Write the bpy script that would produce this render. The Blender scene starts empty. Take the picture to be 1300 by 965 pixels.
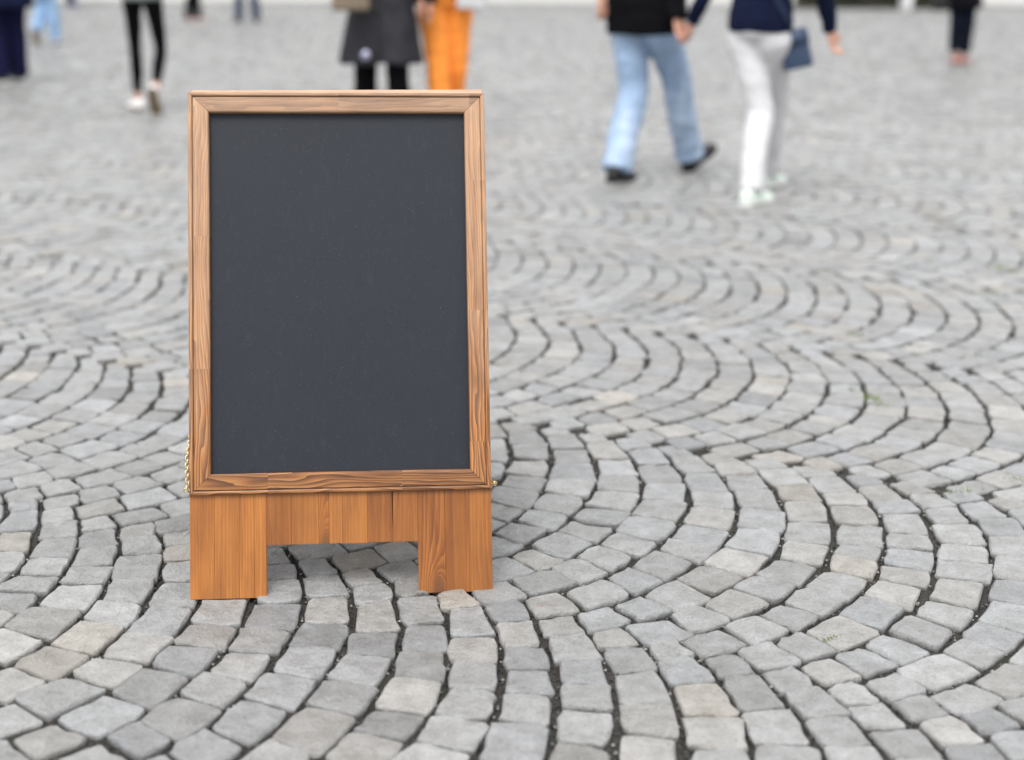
import bpy, bmesh, math, random
import numpy as np
from mathutils import Vector, Matrix, noise

random.seed(7)
rng = np.random.default_rng(11)
scene = bpy.context.scene
COL = scene.collection
PI = math.pi
rad = math.radians

# ------------------------------------------------------------------ camera
CAM_H = 1.25
tilt, roll = rad(15.3947), rad(0.3525)
fw = Vector((0, math.cos(tilt), -math.sin(tilt)))
rt0 = Vector((1, 0, 0)); up0 = rt0.cross(fw)
rt = rt0 * math.cos(roll) + up0 * math.sin(roll)
up = up0 * math.cos(roll) - rt0 * math.sin(roll)
cd = bpy.data.cameras.new('camera'); cam = bpy.data.objects.new('camera', cd); COL.objects.link(cam)
cam.matrix_world = Matrix(((rt.x, up.x, -fw.x, 0), (rt.y, up.y, -fw.y, 0), (rt.z, up.z, -fw.z, CAM_H), (0, 0, 0, 1)))
cd.sensor_width = 36; cd.lens = 50; cd.shift_y = -0.035
cd.clip_start = 0.05; cd.clip_end = 2000
cd.dof.use_dof = True; cd.dof.focus_distance = 2.90; cd.dof.aperture_fstop = 1.65
scene.camera = cam

# ------------------------------------------------------------------ overcast daylight
SUN_EL, SUN_AZ = rad(62), rad(200)          # azimuth clockwise from +Y
world = bpy.data.worlds.new('World'); scene.world = world; world.use_nodes = True
wn, wl = world.node_tree.nodes, world.node_tree.links
wn.clear()
sky = wn.new('ShaderNodeTexSky'); sky.sky_type = 'NISHITA'; sky.sun_disc = False
sky.sun_elevation = SUN_EL; sky.sun_rotation = SUN_AZ; sky.dust_density = 4.0
hs = wn.new('ShaderNodeHueSaturation'); hs.inputs['Saturation'].default_value = 0.22
tc = wn.new('ShaderNodeTexCoord'); sx = wn.new('ShaderNodeSeparateXYZ')
# the even veil of an overcast sky: three times brighter overhead than at the skyline
mr = wn.new('ShaderNodeMapRange'); mr.inputs['From Min'].default_value = 0; mr.inputs['From Max'].default_value = 1
mr.inputs['To Min'].default_value = 3.4; mr.inputs['To Max'].default_value = 8.0
mix = wn.new('ShaderNodeMix'); mix.data_type = 'RGBA'; mix.inputs['Factor'].default_value = 0.75
bg = wn.new('ShaderNodeBackground'); bg.inputs['Strength'].default_value = 0.12
wo = wn.new('ShaderNodeOutputWorld')
wl.new(tc.outputs['Generated'], sx.inputs[0]); wl.new(sx.outputs['Z'], mr.inputs['Value'])
wl.new(sky.outputs[0], hs.inputs['Color']); wl.new(hs.outputs[0], mix.inputs['A'])
wl.new(mr.outputs[0], mix.inputs['B']); wl.new(mix.outputs['Result'], bg.inputs['Color'])
wl.new(bg.outputs[0], wo.inputs[0])
sd = bpy.data.lights.new('sun', 'SUN'); sun = bpy.data.objects.new('sun', sd); COL.objects.link(sun)
sd.energy = 0.9; sd.angle = rad(28); sd.color = (1, 0.97, 0.93)
sdir = Vector((math.sin(SUN_AZ) * math.cos(SUN_EL), math.cos(SUN_AZ) * math.cos(SUN_EL), math.sin(SUN_EL)))
sun.rotation_euler = sdir.to_track_quat('Z', 'Y').to_euler(); sun.location = (0, -5, 12)
vs = scene.view_settings; vs.view_transform = 'Standard'; vs.look = 'None'; vs.gamma = 1; vs.use_curve_mapping = False
vs.exposure = 1.27

# ------------------------------------------------------------------ helpers
def tag(o, label=None, cat=None, group=None, kind=None):
    if label: o['label'] = label
    if cat: o['category'] = cat
    if group: o['group'] = group
    if kind: o['kind'] = kind
    return o

def empty(name, loc=(0, 0, 0), rotz=0):
    o = bpy.data.objects.new(name, None); COL.objects.link(o)
    o.location = loc; o.rotation_euler = (0, 0, rotz); o.empty_display_size = .1
    return o

def link(name, me, mat=None, parent=None, smooth=True):
    o = bpy.data.objects.new(name, me); COL.objects.link(o)
    if mat is not None and not me.materials: me.materials.append(mat)
    if parent is not None: o.parent = parent
    if smooth and len(me.polygons):
        me.polygons.foreach_set('use_smooth', np.ones(len(me.polygons), dtype=bool))
    return o

def from_bm(name, bm, mat, parent=None, smooth=True):
    me = bpy.data.meshes.new(name); bmesh.ops.recalc_face_normals(bm, faces=bm.faces); bm.to_mesh(me); bm.free()
    return link(name, me, mat, parent, smooth)

class N:
    """small node-graph helper"""
    def __init__(self, name):
        self.m = bpy.data.materials.new(name); self.m.use_nodes = True
        self.t = self.m.node_tree; self.b = self.t.nodes['Principled BSDF']
    def new(self, typ, **kw):
        n = self.t.nodes.new('ShaderNode' + typ)
        for k, v in kw.items():
            if k in n.inputs: n.inputs[k].default_value = v
            else: setattr(n, k, v)
        return n
    def lk(self, a, b): self.t.links.new(a, b)
    def set(self, **kw):
        for k, v in kw.items():
            self.b.inputs[k.replace('_', ' ')].default_value = v
    def mixc(self, fac, a, b, mode='MIX'):
        n = self.t.nodes.new('ShaderNodeMix'); n.data_type = 'RGBA'; n.blend_type = mode
        for s, v in (('Factor', fac), ('A', a), ('B', b)):
            if isinstance(v, tuple) and len(v) == 3: v = (*v, 1)
            if hasattr(v, 'links'): self.lk(v, n.inputs[s] if s != 'Factor' else n.inputs[0])
            else: (n.inputs[s] if s != 'Factor' else n.inputs[0]).default_value = v
        return n.outputs['Result']
    def ramp(self, fac, stops):
        n = self.t.nodes.new('ShaderNodeValToRGB'); e = n.color_ramp.elements
        while len(e) < len(stops): e.new(0.5)
        for i, (p, c) in enumerate(stops):
            e[i].position = p; e[i].color = c if len(c) == 4 else (*c, 1)
        self.lk(fac, n.inputs[0]); return n.outputs['Color']
    def noise(self, vec, scale, detail=4, rough=.55, dist=0):
        n = self.new('TexNoise'); n.inputs['Scale'].default_value = scale; n.inputs['Detail'].default_value = detail
        n.inputs['Roughness'].default_value = rough; n.inputs['Distortion'].default_value = dist
        if vec is not None: self.lk(vec, n.inputs['Vector'])
        return n.outputs['Fac']
    def mapping(self, vec, scale=(1, 1, 1), loc=None):
        n = self.new('Mapping'); n.inputs['Scale'].default_value = scale; self.lk(vec, n.inputs['Vector'])
        if loc is not None: self.lk(loc, n.inputs['Location'])
        return n.outputs[0]
    def math(self, op, a, b=None):
        n = self.t.nodes.new('ShaderNodeMath'); n.operation = op
        for i, v in enumerate((a, b)):
            if v is None: continue
            if hasattr(v, 'links'): self.lk(v, n.inputs[i])
            else: n.inputs[i].default_value = v
        return n.outputs[0]
    def bump(self, hgt, strength, dist, prev=None):
        n = self.new('Bump'); n.inputs['Strength'].default_value = strength; n.inputs['Distance'].default_value = dist
        self.lk(hgt, n.inputs['Height'])
        if prev is not None: self.lk(prev, n.inputs['Normal'])
        return n.outputs[0]

# ------------------------------------------------------------------ materials of the ground
def mat_stone():
    n = N('granite_sett'); geo = n.new('NewGeometry'); P = geo.outputs['Position']
    at = n.new('Attribute', attribute_name='tint'); C = at.outputs['Color']
    n1 = n.noise(P, 22, 5, .6); n2 = n.noise(P, 170, 4, .7); n3 = n.noise(P, 700, 2, .6)
    c = n.mixc(0.55, C, n.ramp(n1, [(.32, (.62, .61, .58)), (.68, (1.25, 1.26, 1.28))]), 'MULTIPLY')
    c = n.mixc(0.6, c, n.ramp(n2, [(.3, (.66, .65, .63)), (.5, (1, 1, 1)), (.72, (1.22, 1.22, 1.22))]), 'MULTIPLY')
    c = n.mixc(0.5, c, n.ramp(n3, [(.33, (.55, .55, .55)), (.5, (1, 1, 1)), (.70, (1.4, 1.4, 1.38))]), 'MULTIPLY')
    # a few dark spots of old dirt and chewing gum
    n4 = n.noise(P, 9, 3, .6, .5)
    c = n.mixc(n.ramp(n4, [(.66, (0, 0, 0)), (.74, (.30, .30, .30))]), c, (.16, .165, .17, 1))
    n.lk(c, n.b.inputs['Base Color'])
    n.lk(n.ramp(n2, [(.3, (.46, .46, .46)), (.7, (.32, .32, .32))]), n.b.inputs['Roughness'])
    n.set(Specular_IOR_Level=.5)
    b = n.bump(n1, .75, .018); b = n.bump(n2, .75, .0050, b); b = n.bump(n3, .45, .0014, b)
    n.lk(b, n.b.inputs['Normal'])
    return n.m

def mat_bed():
    n = N('joint_sand'); geo = n.new('NewGeometry'); P = geo.outputs['Position']
    n1 = n.noise(P, 160, 4, .7); n2 = n.noise(P, 3, 3, .6)
    c = n.ramp(n1, [(.3, (.007, .0063, .0055)), (.56, (.024, .021, .018)), (.74, (.13, .12, .105))])
    c = n.mixc(n.ramp(n2, [(.55, (0, 0, 0)), (.72, (.6, .6, .6))]), c, (.016, .026, .009, 1))
    # past the stones that are built one by one the sheet itself carries the sett pattern
    sp = n.new('SeparateXYZ'); n.lk(P, sp.inputs[0])
    side = n.math('GREATER_THAN', n.math('ABSOLUTE', sp.outputs['X']), n.math('ADD', n.math('MULTIPLY', sp.outputs['Y'], .47), 1.42))
    fb_ = n.math('MAXIMUM', n.math('GREATER_THAN', sp.outputs['Y'], 36.15), n.math('LESS_THAN', sp.outputs['Y'], 1.28))
    out_ = n.math('MAXIMUM', side, fb_)
    vo = n.new('TexVoronoi', feature='DISTANCE_TO_EDGE'); vo.inputs['Scale'].default_value = 9.5; vo.inputs['Randomness'].default_value = .45; n.lk(P, vo.inputs['Vector'])
    vc = n.new('TexVoronoi'); vc.inputs['Scale'].default_value = 9.5; vc.inputs['Randomness'].default_value = .45; n.lk(P, vc.inputs['Vector'])
    bw = n.new('RGBToBW'); n.lk(vc.outputs['Color'], bw.inputs[0])
    st = n.mixc(n.ramp(vo.outputs['Distance'], [(.04, (0, 0, 0)), (.09, (1, 1, 1))]), (.02, .018, .016, 1), n.ramp(bw.outputs[0], [(.1, (.25, .25, .25)), (.9, (.33, .33, .325))]))
    c = n.mixc(out_, c, st)
    n.lk(c, n.b.inputs['Base Color']); n.set(Roughness=.8)
    n.lk(n.bump(n1, 1, .006), n.b.inputs['Normal'])
    return n.m

def mat_grit():
    n = N('joint_grit_grains'); at = n.new('Attribute', attribute_name='tint')
    n.lk(at.outputs['Color'], n.b.inputs['Base Color']); n.set(Roughness=.9)
    return n.m
M_STONE, M_BED, M_GRIT = mat_stone(), mat_bed(), mat_grit()

# ------------------------------------------------------------------ ground sheet
# sandy soil filling the joints, lumpy where the camera is near
xs = sorted(set([-400., -60., -14., -6.] + [round(v, 4) for v in np.arange(-3.2, 3.21, .03)] + [6., 14., 60., 400.]))
ys = sorted(set([-400., -40., 0., .8] + [round(v, 4) for v in np.arange(1.3, 6.6, .03)] + [9., 14., 38., 120., 600.]))
gx, gy = np.meshgrid(np.array(xs), np.array(ys))
lump = np.array([noise.noise(Vector((x * 9, y * 9, 0))) + .8 * noise.noise(Vector((x * 31, y * 31, 5))) for x, y in zip(gx.ravel(), gy.ravel())])
inn_ = (np.abs(gx) < 3.2) & (gy > 1.3) & (gy < 6.5)
gz = -.0155 + np.where(inn_, lump.reshape(gx.shape) * .0042, 0)
nx_ = len(xs)
me = bpy.data.meshes.new('pavement')
me.from_pydata(np.stack([gx.ravel(), gy.ravel(), gz.ravel()], 1), [], [(a * nx_ + b, a * nx_ + b + 1, (a + 1) * nx_ + b + 1, (a + 1) * nx_ + b) for a in range(len(ys) - 1) for b in range(nx_ - 1)])
ground = tag(link('pavement', me, M_BED), kind='structure')

# ------------------------------------------------------------------ segmental-arc paving
PHI = rad(-25); AX = np.array([math.cos(PHI), math.sin(PHI)]); BX = np.array([-math.sin(PHI), math.cos(PHI)])
ROW = 0.115
bounds = [-2.10, -1.00, .12, 1.22, 2.325, 3.37, 4.445, 5.645, 6.85]
while bounds[-1] < 48: bounds.append(bounds[-1] + 1.13 + .09 * math.sin(len(bounds) * 2.1))
while bounds[0] > -8: bounds.insert(0, bounds[0] - 1.12)

def warp(P):
    """slow wander of the rows, as hand-laid work has"""
    x, y = P[:, 0], P[:, 1]
    dx = .014 * np.sin(1.9 * x + 1.3 * y + .4) + .008 * np.sin(4.7 * y - 2.2 * x + 1) + .004 * np.sin(11 * x + 7 * y)
    dy = .014 * np.sin(1.6 * y - 2.1 * x + 2) + .008 * np.sin(4.1 * x + 3.3 * y) + .004 * np.sin(9 * y - 8 * x + 2)
    return P + np.stack([dx, dy], 1)

def frame_px(P, z=0.):
    """picture position of ground points, used only to decide how much detail a stone is worth"""
    q = np.stack([P[:, 0], P[:, 1], np.full(len(P), z - CAM_H)], 1)
    r = q @ np.array([list(rt), list(up), list(fw)]).T
    d = np.maximum(r[:, 2], 1e-3)
    return 650 + 1805 * r[:, 0] / d, 437 - 1805 * r[:, 1] / d, r[:, 2]

quads = []
for k in range(len(bounds) - 1):
    lo, hi = bounds[k], bounds[k + 1]; c = hi - lo; mid = (lo + hi) / 2
    R = c / math.sqrt(2) * 1.015
    # stretch of the axis that can be in view
    s_all = []
    for yy in np.linspace(1.2, 39, 90):
        for side in (-1, 1):
            x = side * (.48 * yy + 1.7); 
            if abs((x * BX[0] + yy * BX[1]) - mid) < 2.5 + .5 * 38 / 60: s_all.append(x * AX[0] + yy * AX[1])
        w0 = (mid - yy * BX[1]) / BX[0]
        if abs(w0) < .48 * yy + 1.7: s_all.append(w0 * AX[0] + yy * AX[1])
    if not s_all: continue
    ph = random.random() * ROW
    n0, n1 = int((min(s_all) - .8) / ROW), int((max(s_all) + .8) / ROW)
    def f(w): return np.sqrt(np.maximum(R * R - w * w, 0)) - R
    for n in range(n0, n1 + 1):
        s0 = n * ROW + ph
        # largest joint angle so that the outer corner meets the seam of two fans
        tm = math.asin(min(.999, (c / 2 - ROW * .49) / R))
        L = 2 * tm * R; m = max(6, int(round(L / .097 + random.uniform(-.6, .6))))
        ws = np.array([random.uniform(.80, 1.22) for _ in range(m)]); ws = np.cumsum(ws) / ws.sum()
        th = np.concatenate([[-1], 2 * ws - 1]) * tm
        wi = R * np.sin(th); wo_ = np.clip(wi + ROW * np.cos(th) * np.sin(th), -c / 2, c / 2)
        inn = np.stack([s0 + f(wi), wi + mid], 1); out = np.stack([s0 + ROW + f(wo_), wo_ + mid], 1)
        for i in range(m):
            quads.append((inn[i], out[i], out[i + 1], inn[i + 1]))
        # the diamond that closes the seam towards the next fan
        e = ROW * .49
        quads.append(((s0 + f(c / 2 - e), hi - e), (s0 + ROW + f(c / 2), hi), (s0 + f(c / 2 - e), hi + e), (s0 + f(c / 2), hi)))
Q = np.array(quads)                                   # stones x 4 corners x (s, w)
XY = Q[:, :, 0:1] * AX + Q[:, :, 1:2] * BX
XY = warp(XY.reshape(-1, 2)).reshape(-1, 4, 2)
cen = XY.mean(1)
keep = (cen[:, 1] > 1.25) & (cen[:, 1] < 36.2) & (np.abs(cen[:, 0]) < .47 * cen[:, 1] + 1.5)
XY, cen = XY[keep], cen[keep]
# corners 0-1 and 2-3 are the tight cross joints, 1-2 and 3-0 the open joints between rows
px, py, dep = frame_px(cen)
inframe = (px > -15) & (px < 1315) & (py < 985) & (py > 0)
behind_board = (px > 262) & (px < 600) & (py > 130) & (py < 605) | (px > 246) & (px < 334) & (py < 748) & (py > 130) | (px > 536) & (px < 622) & (py < 740) & (py > 130)
pix_area = np.where(inframe & ~behind_board, 1 / dep ** 2 / np.hypot(cen[:, 0], cen[:, 1]), 0)
order = np.argsort(-pix_area)
single = np.zeros(len(cen), bool); single[order[:300]] = True
NS = len(cen)

def stone_tint():
    v = float(np.clip(random.gauss(.258, .027), .19, .34)); r = random.random()
    if r < .035: c = (v * 1.09, v * 1.03, v * .945)          # a beige stone
    elif r < .20: c = (v * 1.02, v * 1.0, v * .97)
    elif r < .45: c = (v * .965, v * .985, v * 1.01)
    else: c = (v * .985, v * .995, v * .995)
    return c

def stone_detail(q):
    """one near stone: rough rounded outline, chipped shoulder, nearly flat top. Returns verts, faces"""
    ctr = q.mean(0)
    pts = []
    gap_side, gap_row = random.uniform(.0014, .0042), random.uniform(.0026, .0076)
    ins = [gap_side, gap_row, gap_side, gap_row]
    # inset each edge by its own joint
    lines = []
    for i in range(4):
        a, b = q[i], q[(i + 1) % 4]; d = b - a; l = np.hypot(*d) + 1e-9; nrm = np.array([-d[1], d[0]]) / l
        if nrm @ (ctr - a) < 0: nrm = -nrm
        lines.append((a + nrm * ins[i], d / l))
    cor = []
    for i in range(4):
        (p, d), (p2, d2) = lines[i - 1], lines[i]
        den = d[0] * d2[1] - d[1] * d2[0]
        if abs(den) < 1e-6: cor.append(q[i] * .95 + ctr * .05); continue
        tt = ((p2[0] - p[0]) * d2[1] - (p2[1] - p[1]) * d2[0]) / den
        cor.append(p + d * tt)
    cor = [c + np.clip(rng.normal(0, .0036, 2), -.007, .007) for c in cor]
    if random.random() < .13:                          # a corner knocked off
        j = random.randrange(4); cor[j] = cor[j] + (ctr - cor[j]) * random.uniform(.08, .17)
    for i in range(4):
        a, b = cor[i], cor[(i + 1) % 4]; d = b - a; l = np.hypot(*d) + 1e-9; nrm = np.array([-d[1], d[0]]) / l
        if nrm @ (ctr - a) > 0: nrm = -nrm
        bulge = random.uniform(-.0015, .0030)
        r = random.uniform(.045, .115)
        for t, o in ((r, -.0006), (.36 + random.uniform(-.08, .08), bulge * .9), (.66 + random.uniform(-.08, .08), bulge * .9), (1 - r * random.uniform(.6, 1.3), -.0006)):
            pts.append(a + d * t + nrm * (o + random.gauss(0, .0017)))
    pts = np.array(pts); k = len(pts)
    top = random.gauss(-.0035, .0015); top = min(top, -.0008)
    tx, ty = random.gauss(0, .013), random.gauss(0, .013)
    rel = pts - ctr; rl = np.hypot(rel[:, 0], rel[:, 1])[:, None]
    def z(p, base): return base + (p[:, 0] - ctr[0]) * tx + (p[:, 1] - ctr[1]) * ty
    b1 = np.abs(rng.normal(.0030, .0016, (k, 1))) + .0010
    p1 = ctr + rel * (1 - b1 / rl); pb = ctr + rel * .975
    drop = np.abs(rng.normal(.0036, .0020, k))
    V = np.concatenate([
        np.c_[pb, np.full(k, -.0215)], np.c_[pts, z(pts, top) - drop - .0008],
        np.c_[p1, z(p1, top) + rng.normal(0, .0008, k)],
        [[ctr[0] + random.gauss(0, .006), ctr[1] + random.gauss(0, .006), top + random.gauss(.0010, .0013)]]])
    F = []
    for ring in range(2):
        for i in range(k):
            j = (i + 1) % k; a = ring * k
            F.append((a + i, a + j, a + k + j, a + k + i))
    F += [(2 * k + i, 2 * k + (i + 1) % k, 3 * k) for i in range(k)]
    return V, F, ctr

def stone_mid(q):
    ctr = q.mean(0); g = random.uniform(.93, .965)
    c = ctr + (q - ctr) * g + rng.normal(0, .0025, (4, 2))
    pts = []
    for i in range(4):
        a, b = c[i], c[(i + 1) % 4]; r = random.uniform(.08, .15); pts += [a + (b - a) * r, b + (a - b) * r]
    pts = np.array(pts); top = random.gauss(-.004, .0028)
    tx, ty = random.gauss(0, .013), random.gauss(0, .013)
    zt = top + (pts[:, 0] - ctr[0]) * tx + (pts[:, 1] - ctr[1]) * ty
    p1 = ctr + (pts - ctr) * .945
    V = np.concatenate([np.c_[pts, np.full(8, -.04)], np.c_[pts, zt - .004], np.c_[p1, zt]])
    F = [(r * 8 + i, r * 8 + (i + 1) % 8, r * 8 + 8 + (i + 1) % 8, r * 8 + 8 + i) for r in range(2) for i in range(8)]
    F.append(tuple(range(16, 24)))
    return V, F, ctr

def stone_far(q):
    ctr = q.mean(0); c = ctr + (q - ctr) * random.uniform(.92, .955); top = random.gauss(-.004, .003)
    tx, ty = random.gauss(0, .02), random.gauss(0, .02)
    zt = top + (c[:, 0] - ctr[0]) * tx + (c[:, 1] - ctr[1]) * ty
    V = np.concatenate([np.c_[c, np.full(4, -.03)], np.c_[c, zt]])
    F = [(i, (i + 1) % 4, 4 + (i + 1) % 4, 4 + i) for i in range(4)] + [(4, 5, 6, 7)]
    return V, F, ctr

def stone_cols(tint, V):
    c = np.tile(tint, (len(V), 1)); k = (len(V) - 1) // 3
    c[:k] = (.040, .036, .031)                          # dark foot of the stone: joint shade painted into its colour
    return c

def add_tint(me, cols):
    a = me.color_attributes.new('tint', 'FLOAT_COLOR', 'POINT')
    a.data.foreach_set('color', np.c_[cols, np.ones(len(cols))].astype(np.float32).ravel())

area = np.abs(sum(XY[:, i, 0] * XY[:, (i + 1) % 4, 1] - XY[:, i, 1] * XY[:, (i + 1) % 4, 0] for i in range(4))) / 2
orient = sum(XY[:, i, 0] * XY[:, (i + 1) % 4, 1] - XY[:, i, 1] * XY[:, (i + 1) % 4, 0] for i in range(4))
SV, SF, SC, SM, nv = [], [], [], [], 0
for i in range(NS):
    q = XY[i]
    if area[i] < .0022: continue
    if orient[i] < 0: q = q[[0, 3, 2, 1]]
    if orient[i] < 0: q = q[[1, 2, 3, 0]] if False else q
    d = cen[i, 1]
    V, F, ctr = stone_detail(q if orient[i] > 0 else XY[i][[1, 0, 3, 2]]) if (single[i] or d < 5.5) else (stone_mid(q) if d < 11 else stone_far(q))
    tint = stone_tint()
    if single[i]:
        me = bpy.data.meshes.new('cobblestone'); me.from_pydata(V - np.array([ctr[0], ctr[1], 0]), [], F)
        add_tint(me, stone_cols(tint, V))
        me.polygons.foreach_set('use_smooth', np.array([len(fc) == 4 for fc in F]))
        o = link('cobblestone', me, M_STONE, ground, smooth=False); o.location = (ctr[0], ctr[1], 0)
    else:
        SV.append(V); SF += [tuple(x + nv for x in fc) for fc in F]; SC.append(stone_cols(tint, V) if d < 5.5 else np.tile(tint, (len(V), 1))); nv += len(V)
        SM += [d < 5.5 and len(fc) == 4 for fc in F]
me = bpy.data.meshes.new('cobblestone_field'); me.from_pydata(np.concatenate(SV), [], SF)
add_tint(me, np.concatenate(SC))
me.polygons.foreach_set('use_smooth', np.array(SM, bool))
fld = link('cobblestone_field', me, M_STONE, ground, smooth=False); fld['kind'] = 'stuff'

# grit lying in the open joints
GV, GF, GC, nv = [], [], [], 0
near = np.where((cen[:, 1] < 4.6) & inframe)[0]
oct_v = np.array([(1, 0, 0), (-1, 0, 0), (0, 1, 0), (0, -1, 0), (0, 0, 1), (0, 0, -1)], float)
oct_f = [(0, 2, 4), (2, 1, 4), (1, 3, 4), (3, 0, 4), (2, 0, 5), (1, 2, 5), (3, 1, 5), (0, 3, 5)]
for i in near:
    for e in ((1, 2), (3, 0), (1, 2), (0, 1)):
        for _ in range(3):
            t = random.random(); p = XY[i, e[0]] * (1 - t) + XY[i, e[1]] * t + rng.normal(0, .003, 2)
            r = random.uniform(.0014, .0042)
            V = oct_v * r * rng.uniform(.6, 1.3, (6, 3)) + np.array([p[0], p[1], -.0150 + random.random() * .005])
            v = random.choice((.012, .02, .02, .04, .04, .10, .28)); GV.append(V); GF += [tuple(x + nv for x in fc) for fc in oct_f]; nv += 6
            GC.append(np.tile((v, v * .95, v * .88), (6, 1)))
me = bpy.data.meshes.new('joint_grit'); me.from_pydata(np.concatenate(GV), [], GF); add_tint(me, np.concatenate(GC))
gr = link('joint_grit', me, M_GRIT, ground, smooth=False); gr['kind'] = 'stuff'

# ------------------------------------------------------------------ the sandwich board
def mat_wood(name, dark, mid, light, ring=60, rough=.38, contrast=1.0, wob=13.0, wz=2.4, knot=None, streak=.35, coat=.15, fade=None):
    n = N(name); tcn = n.new('TexCoord'); oi = n.new('ObjectInfo')
    off = n.new('CombineXYZ'); n.lk(n.math('MULTIPLY', oi.outputs['Random'], 7.3), off.inputs[0]); n.lk(n.math('MULTIPLY', oi.outputs['Random'], 3.1), off.inputs[2])
    n.lk(n.math('MULTIPLY', oi.outputs['Random'], 5.7), off.inputs[1])
    P = n.mapping(tcn.outputs['Object'], (1, 1, 1), off.outputs[0])
    seg_tone = None
    if fade:      # the frame is finger-jointed from short lengths, each with its own figure
        s0_ = n.new('SeparateXYZ'); n.lk(P, s0_.inputs[0])
        wn_ = n.new('TexWhiteNoise', noise_dimensions='1D'); n.lk(n.math('FLOOR', n.math('MULTIPLY', s0_.outputs['Z'], 3.7)), wn_.inputs['W'])
        o2 = n.new('CombineXYZ'); n.lk(n.math('MULTIPLY', wn_.outputs['Value'], 3.0), o2.inputs[0]); n.lk(n.math('MULTIPLY', wn_.outputs['Value'], 1.7), o2.inputs[1])
        P = n.mapping(P, (1, 1, 1), o2.outputs[0]); seg_tone = wn_.outputs['Value']
    warp_ = n.noise(n.mapping(P, (14, 14, wz)), 1, 3, .5)
    w = n.new('TexWave', wave_type='BANDS', bands_direction='X', wave_profile='SAW')
    w.inputs['Scale'].default_value = ring / 20; w.inputs['Distortion'].default_value = 0
    # growth rings: distance across the grain, bent by the slow noise into cathedral arches
    sep = n.new('SeparateXYZ'); n.lk(P, sep.inputs[0])
    u = n.math('ADD', n.math('MULTIPLY', sep.outputs['X'], n.math('ADD', n.math('MULTIPLY', oi.outputs['Random'], ring * 1.5), ring * .6)), n.math('MULTIPLY', warp_, wob))
    u = n.math('ADD', u, n.math('MULTIPLY', sep.outputs['Y'], ring))
    if knot:          # rings crowd round a knot at (x, z) of the board
        sx_ = n.new('SeparateXYZ'); n.lk(tcn.outputs['Object'], sx_.inputs[0])
        kx = n.math('MULTIPLY', n.math('SUBTRACT', sx_.outputs['X'], knot[0]), 1 / .012); kz = n.math('MULTIPLY', n.math('SUBTRACT', sx_.outputs['Z'], knot[1]), 1 / .030)
        kd = n.math('ADD', n.math('MULTIPLY', kx, kx), n.math('MULTIPLY', kz, kz))
        u = n.math('ADD', u, n.math('DIVIDE', 7.0, n.math('ADD', kd, 1.0)))
    # ring widths come in fat and lean years
    u = n.math('ADD', u, n.math('MULTIPLY', n.noise(n.mapping(P, (60, 60, 1.0)), 1, 2, .5), 1.2))
    saw = n.math('FRACT', u)
    fine = n.noise(n.mapping(P, (420, 420, 7)), 1, 3, .6)
    pore = n.noise(n.mapping(P, (900, 900, 22)), 1, 2, .5)
    broad = n.noise(n.mapping(P, (22, 22, 5)), 1, 3, .5)
    c = n.ramp(saw, [(0, light), (.45, mid), (.86, dark), (.97, dark), (1, light)])
    c = n.mixc(max(.1, .90 - .60 * contrast), c, mid)
    if fade:      # varnish bleached by sun and rain, most on the upper frame
        gp = n.new('NewGeometry'); sz = n.new('SeparateXYZ'); n.lk(gp.outputs['Position'], sz.inputs[0])
        wv = n.math('ADD', sz.outputs['Z'], n.math('MULTIPLY', n.math('SUBTRACT', n.noise(n.mapping(P, (30, 30, 7)), 1, 4, .6), .5), .55))
        c = n.mixc(n.ramp(wv, [(.28, (0, 0, 0)), (.50, (.34, .34, .34)), (1.0, (.66, .66, .66))]), c, fade)
    c = n.mixc(.32, c, n.ramp(fine, [(.3, (.62, .58, .55)), (.55, (1, 1, 1)), (.75, (1.2, 1.18, 1.14))]), 'MULTIPLY')
    c = n.mixc(.30, c, n.ramp(pore, [(.34, (.45, .40, .36)), (.46, (1, 1, 1))]), 'MULTIPLY')
    c = n.mixc(.7, c, n.ramp(broad, [(.3, (.62, .56, .52)), (.52, (1, 1, 1)), (.72, (1.15, 1.15, 1.12))]), 'MULTIPLY')
    st_ = n.noise(n.mapping(P, (70, 70, 2.2)), 1, 4, .6)
    c = n.mixc(streak, c, n.ramp(st_, [(.3, (.60, .50, .42)), (.5, (1, 1, 1)), (.7, (1.25, 1.25, 1.2))]), 'MULTIPLY')
    if seg_tone is not None: c = n.mixc(.10, c, n.ramp(seg_tone, [(0, (.70, .66, .64)), (.5, (1, 1, 1)), (1, (1.18, 1.12, 1.05))]), 'MULTIPLY')
    # each board its own tone
    tone = n.ramp(oi.outputs['Random'], [(0, (.68, .60, .54)), (.5, (1, 1, 1)), (1, (1.30, 1.28, 1.26))])
    c = n.mixc(.75, c, tone, 'MULTIPLY')
    # a knot here and there
    vor = n.new('TexVoronoi'); vor.inputs['Scale'].default_value = 1
    n.lk(n.mapping(P, (9, 4, 3.2)), vor.inputs['Vector'])
    c = n.mixc(n.ramp(vor.outputs['Distance'], [(.03, (.8, .8, .8)), (.10, (.25, .25, .25)), (.17, (0, 0, 0))]), c, (.055, .024, .012, 1))
    if knot: c = n.mixc(n.ramp(n.math('MULTIPLY', kd, .25), [(.0, (.6, .6, .6)), (.16, (.42, .42, .42)), (.30, (.15, .15, .15)), (.9, (0, 0, 0))]), c, (.075, .032, .014, 1))
    n.lk(c, n.b.inputs['Base Color'])
    n.lk(n.ramp(fine, [(.3, (rough + .14,) * 3), (.7, (rough - .04,) * 3)]), n.b.inputs['Roughness'])
    n.set(Specular_IOR_Level=.32, Coat_Weight=coat, Coat_Roughness=.24)
    b = n.bump(fine, .25, .0012); b = n.bump(saw, .10, .0010, b)
    n.lk(b, n.b.inputs['Normal'])
    return n.m
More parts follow.
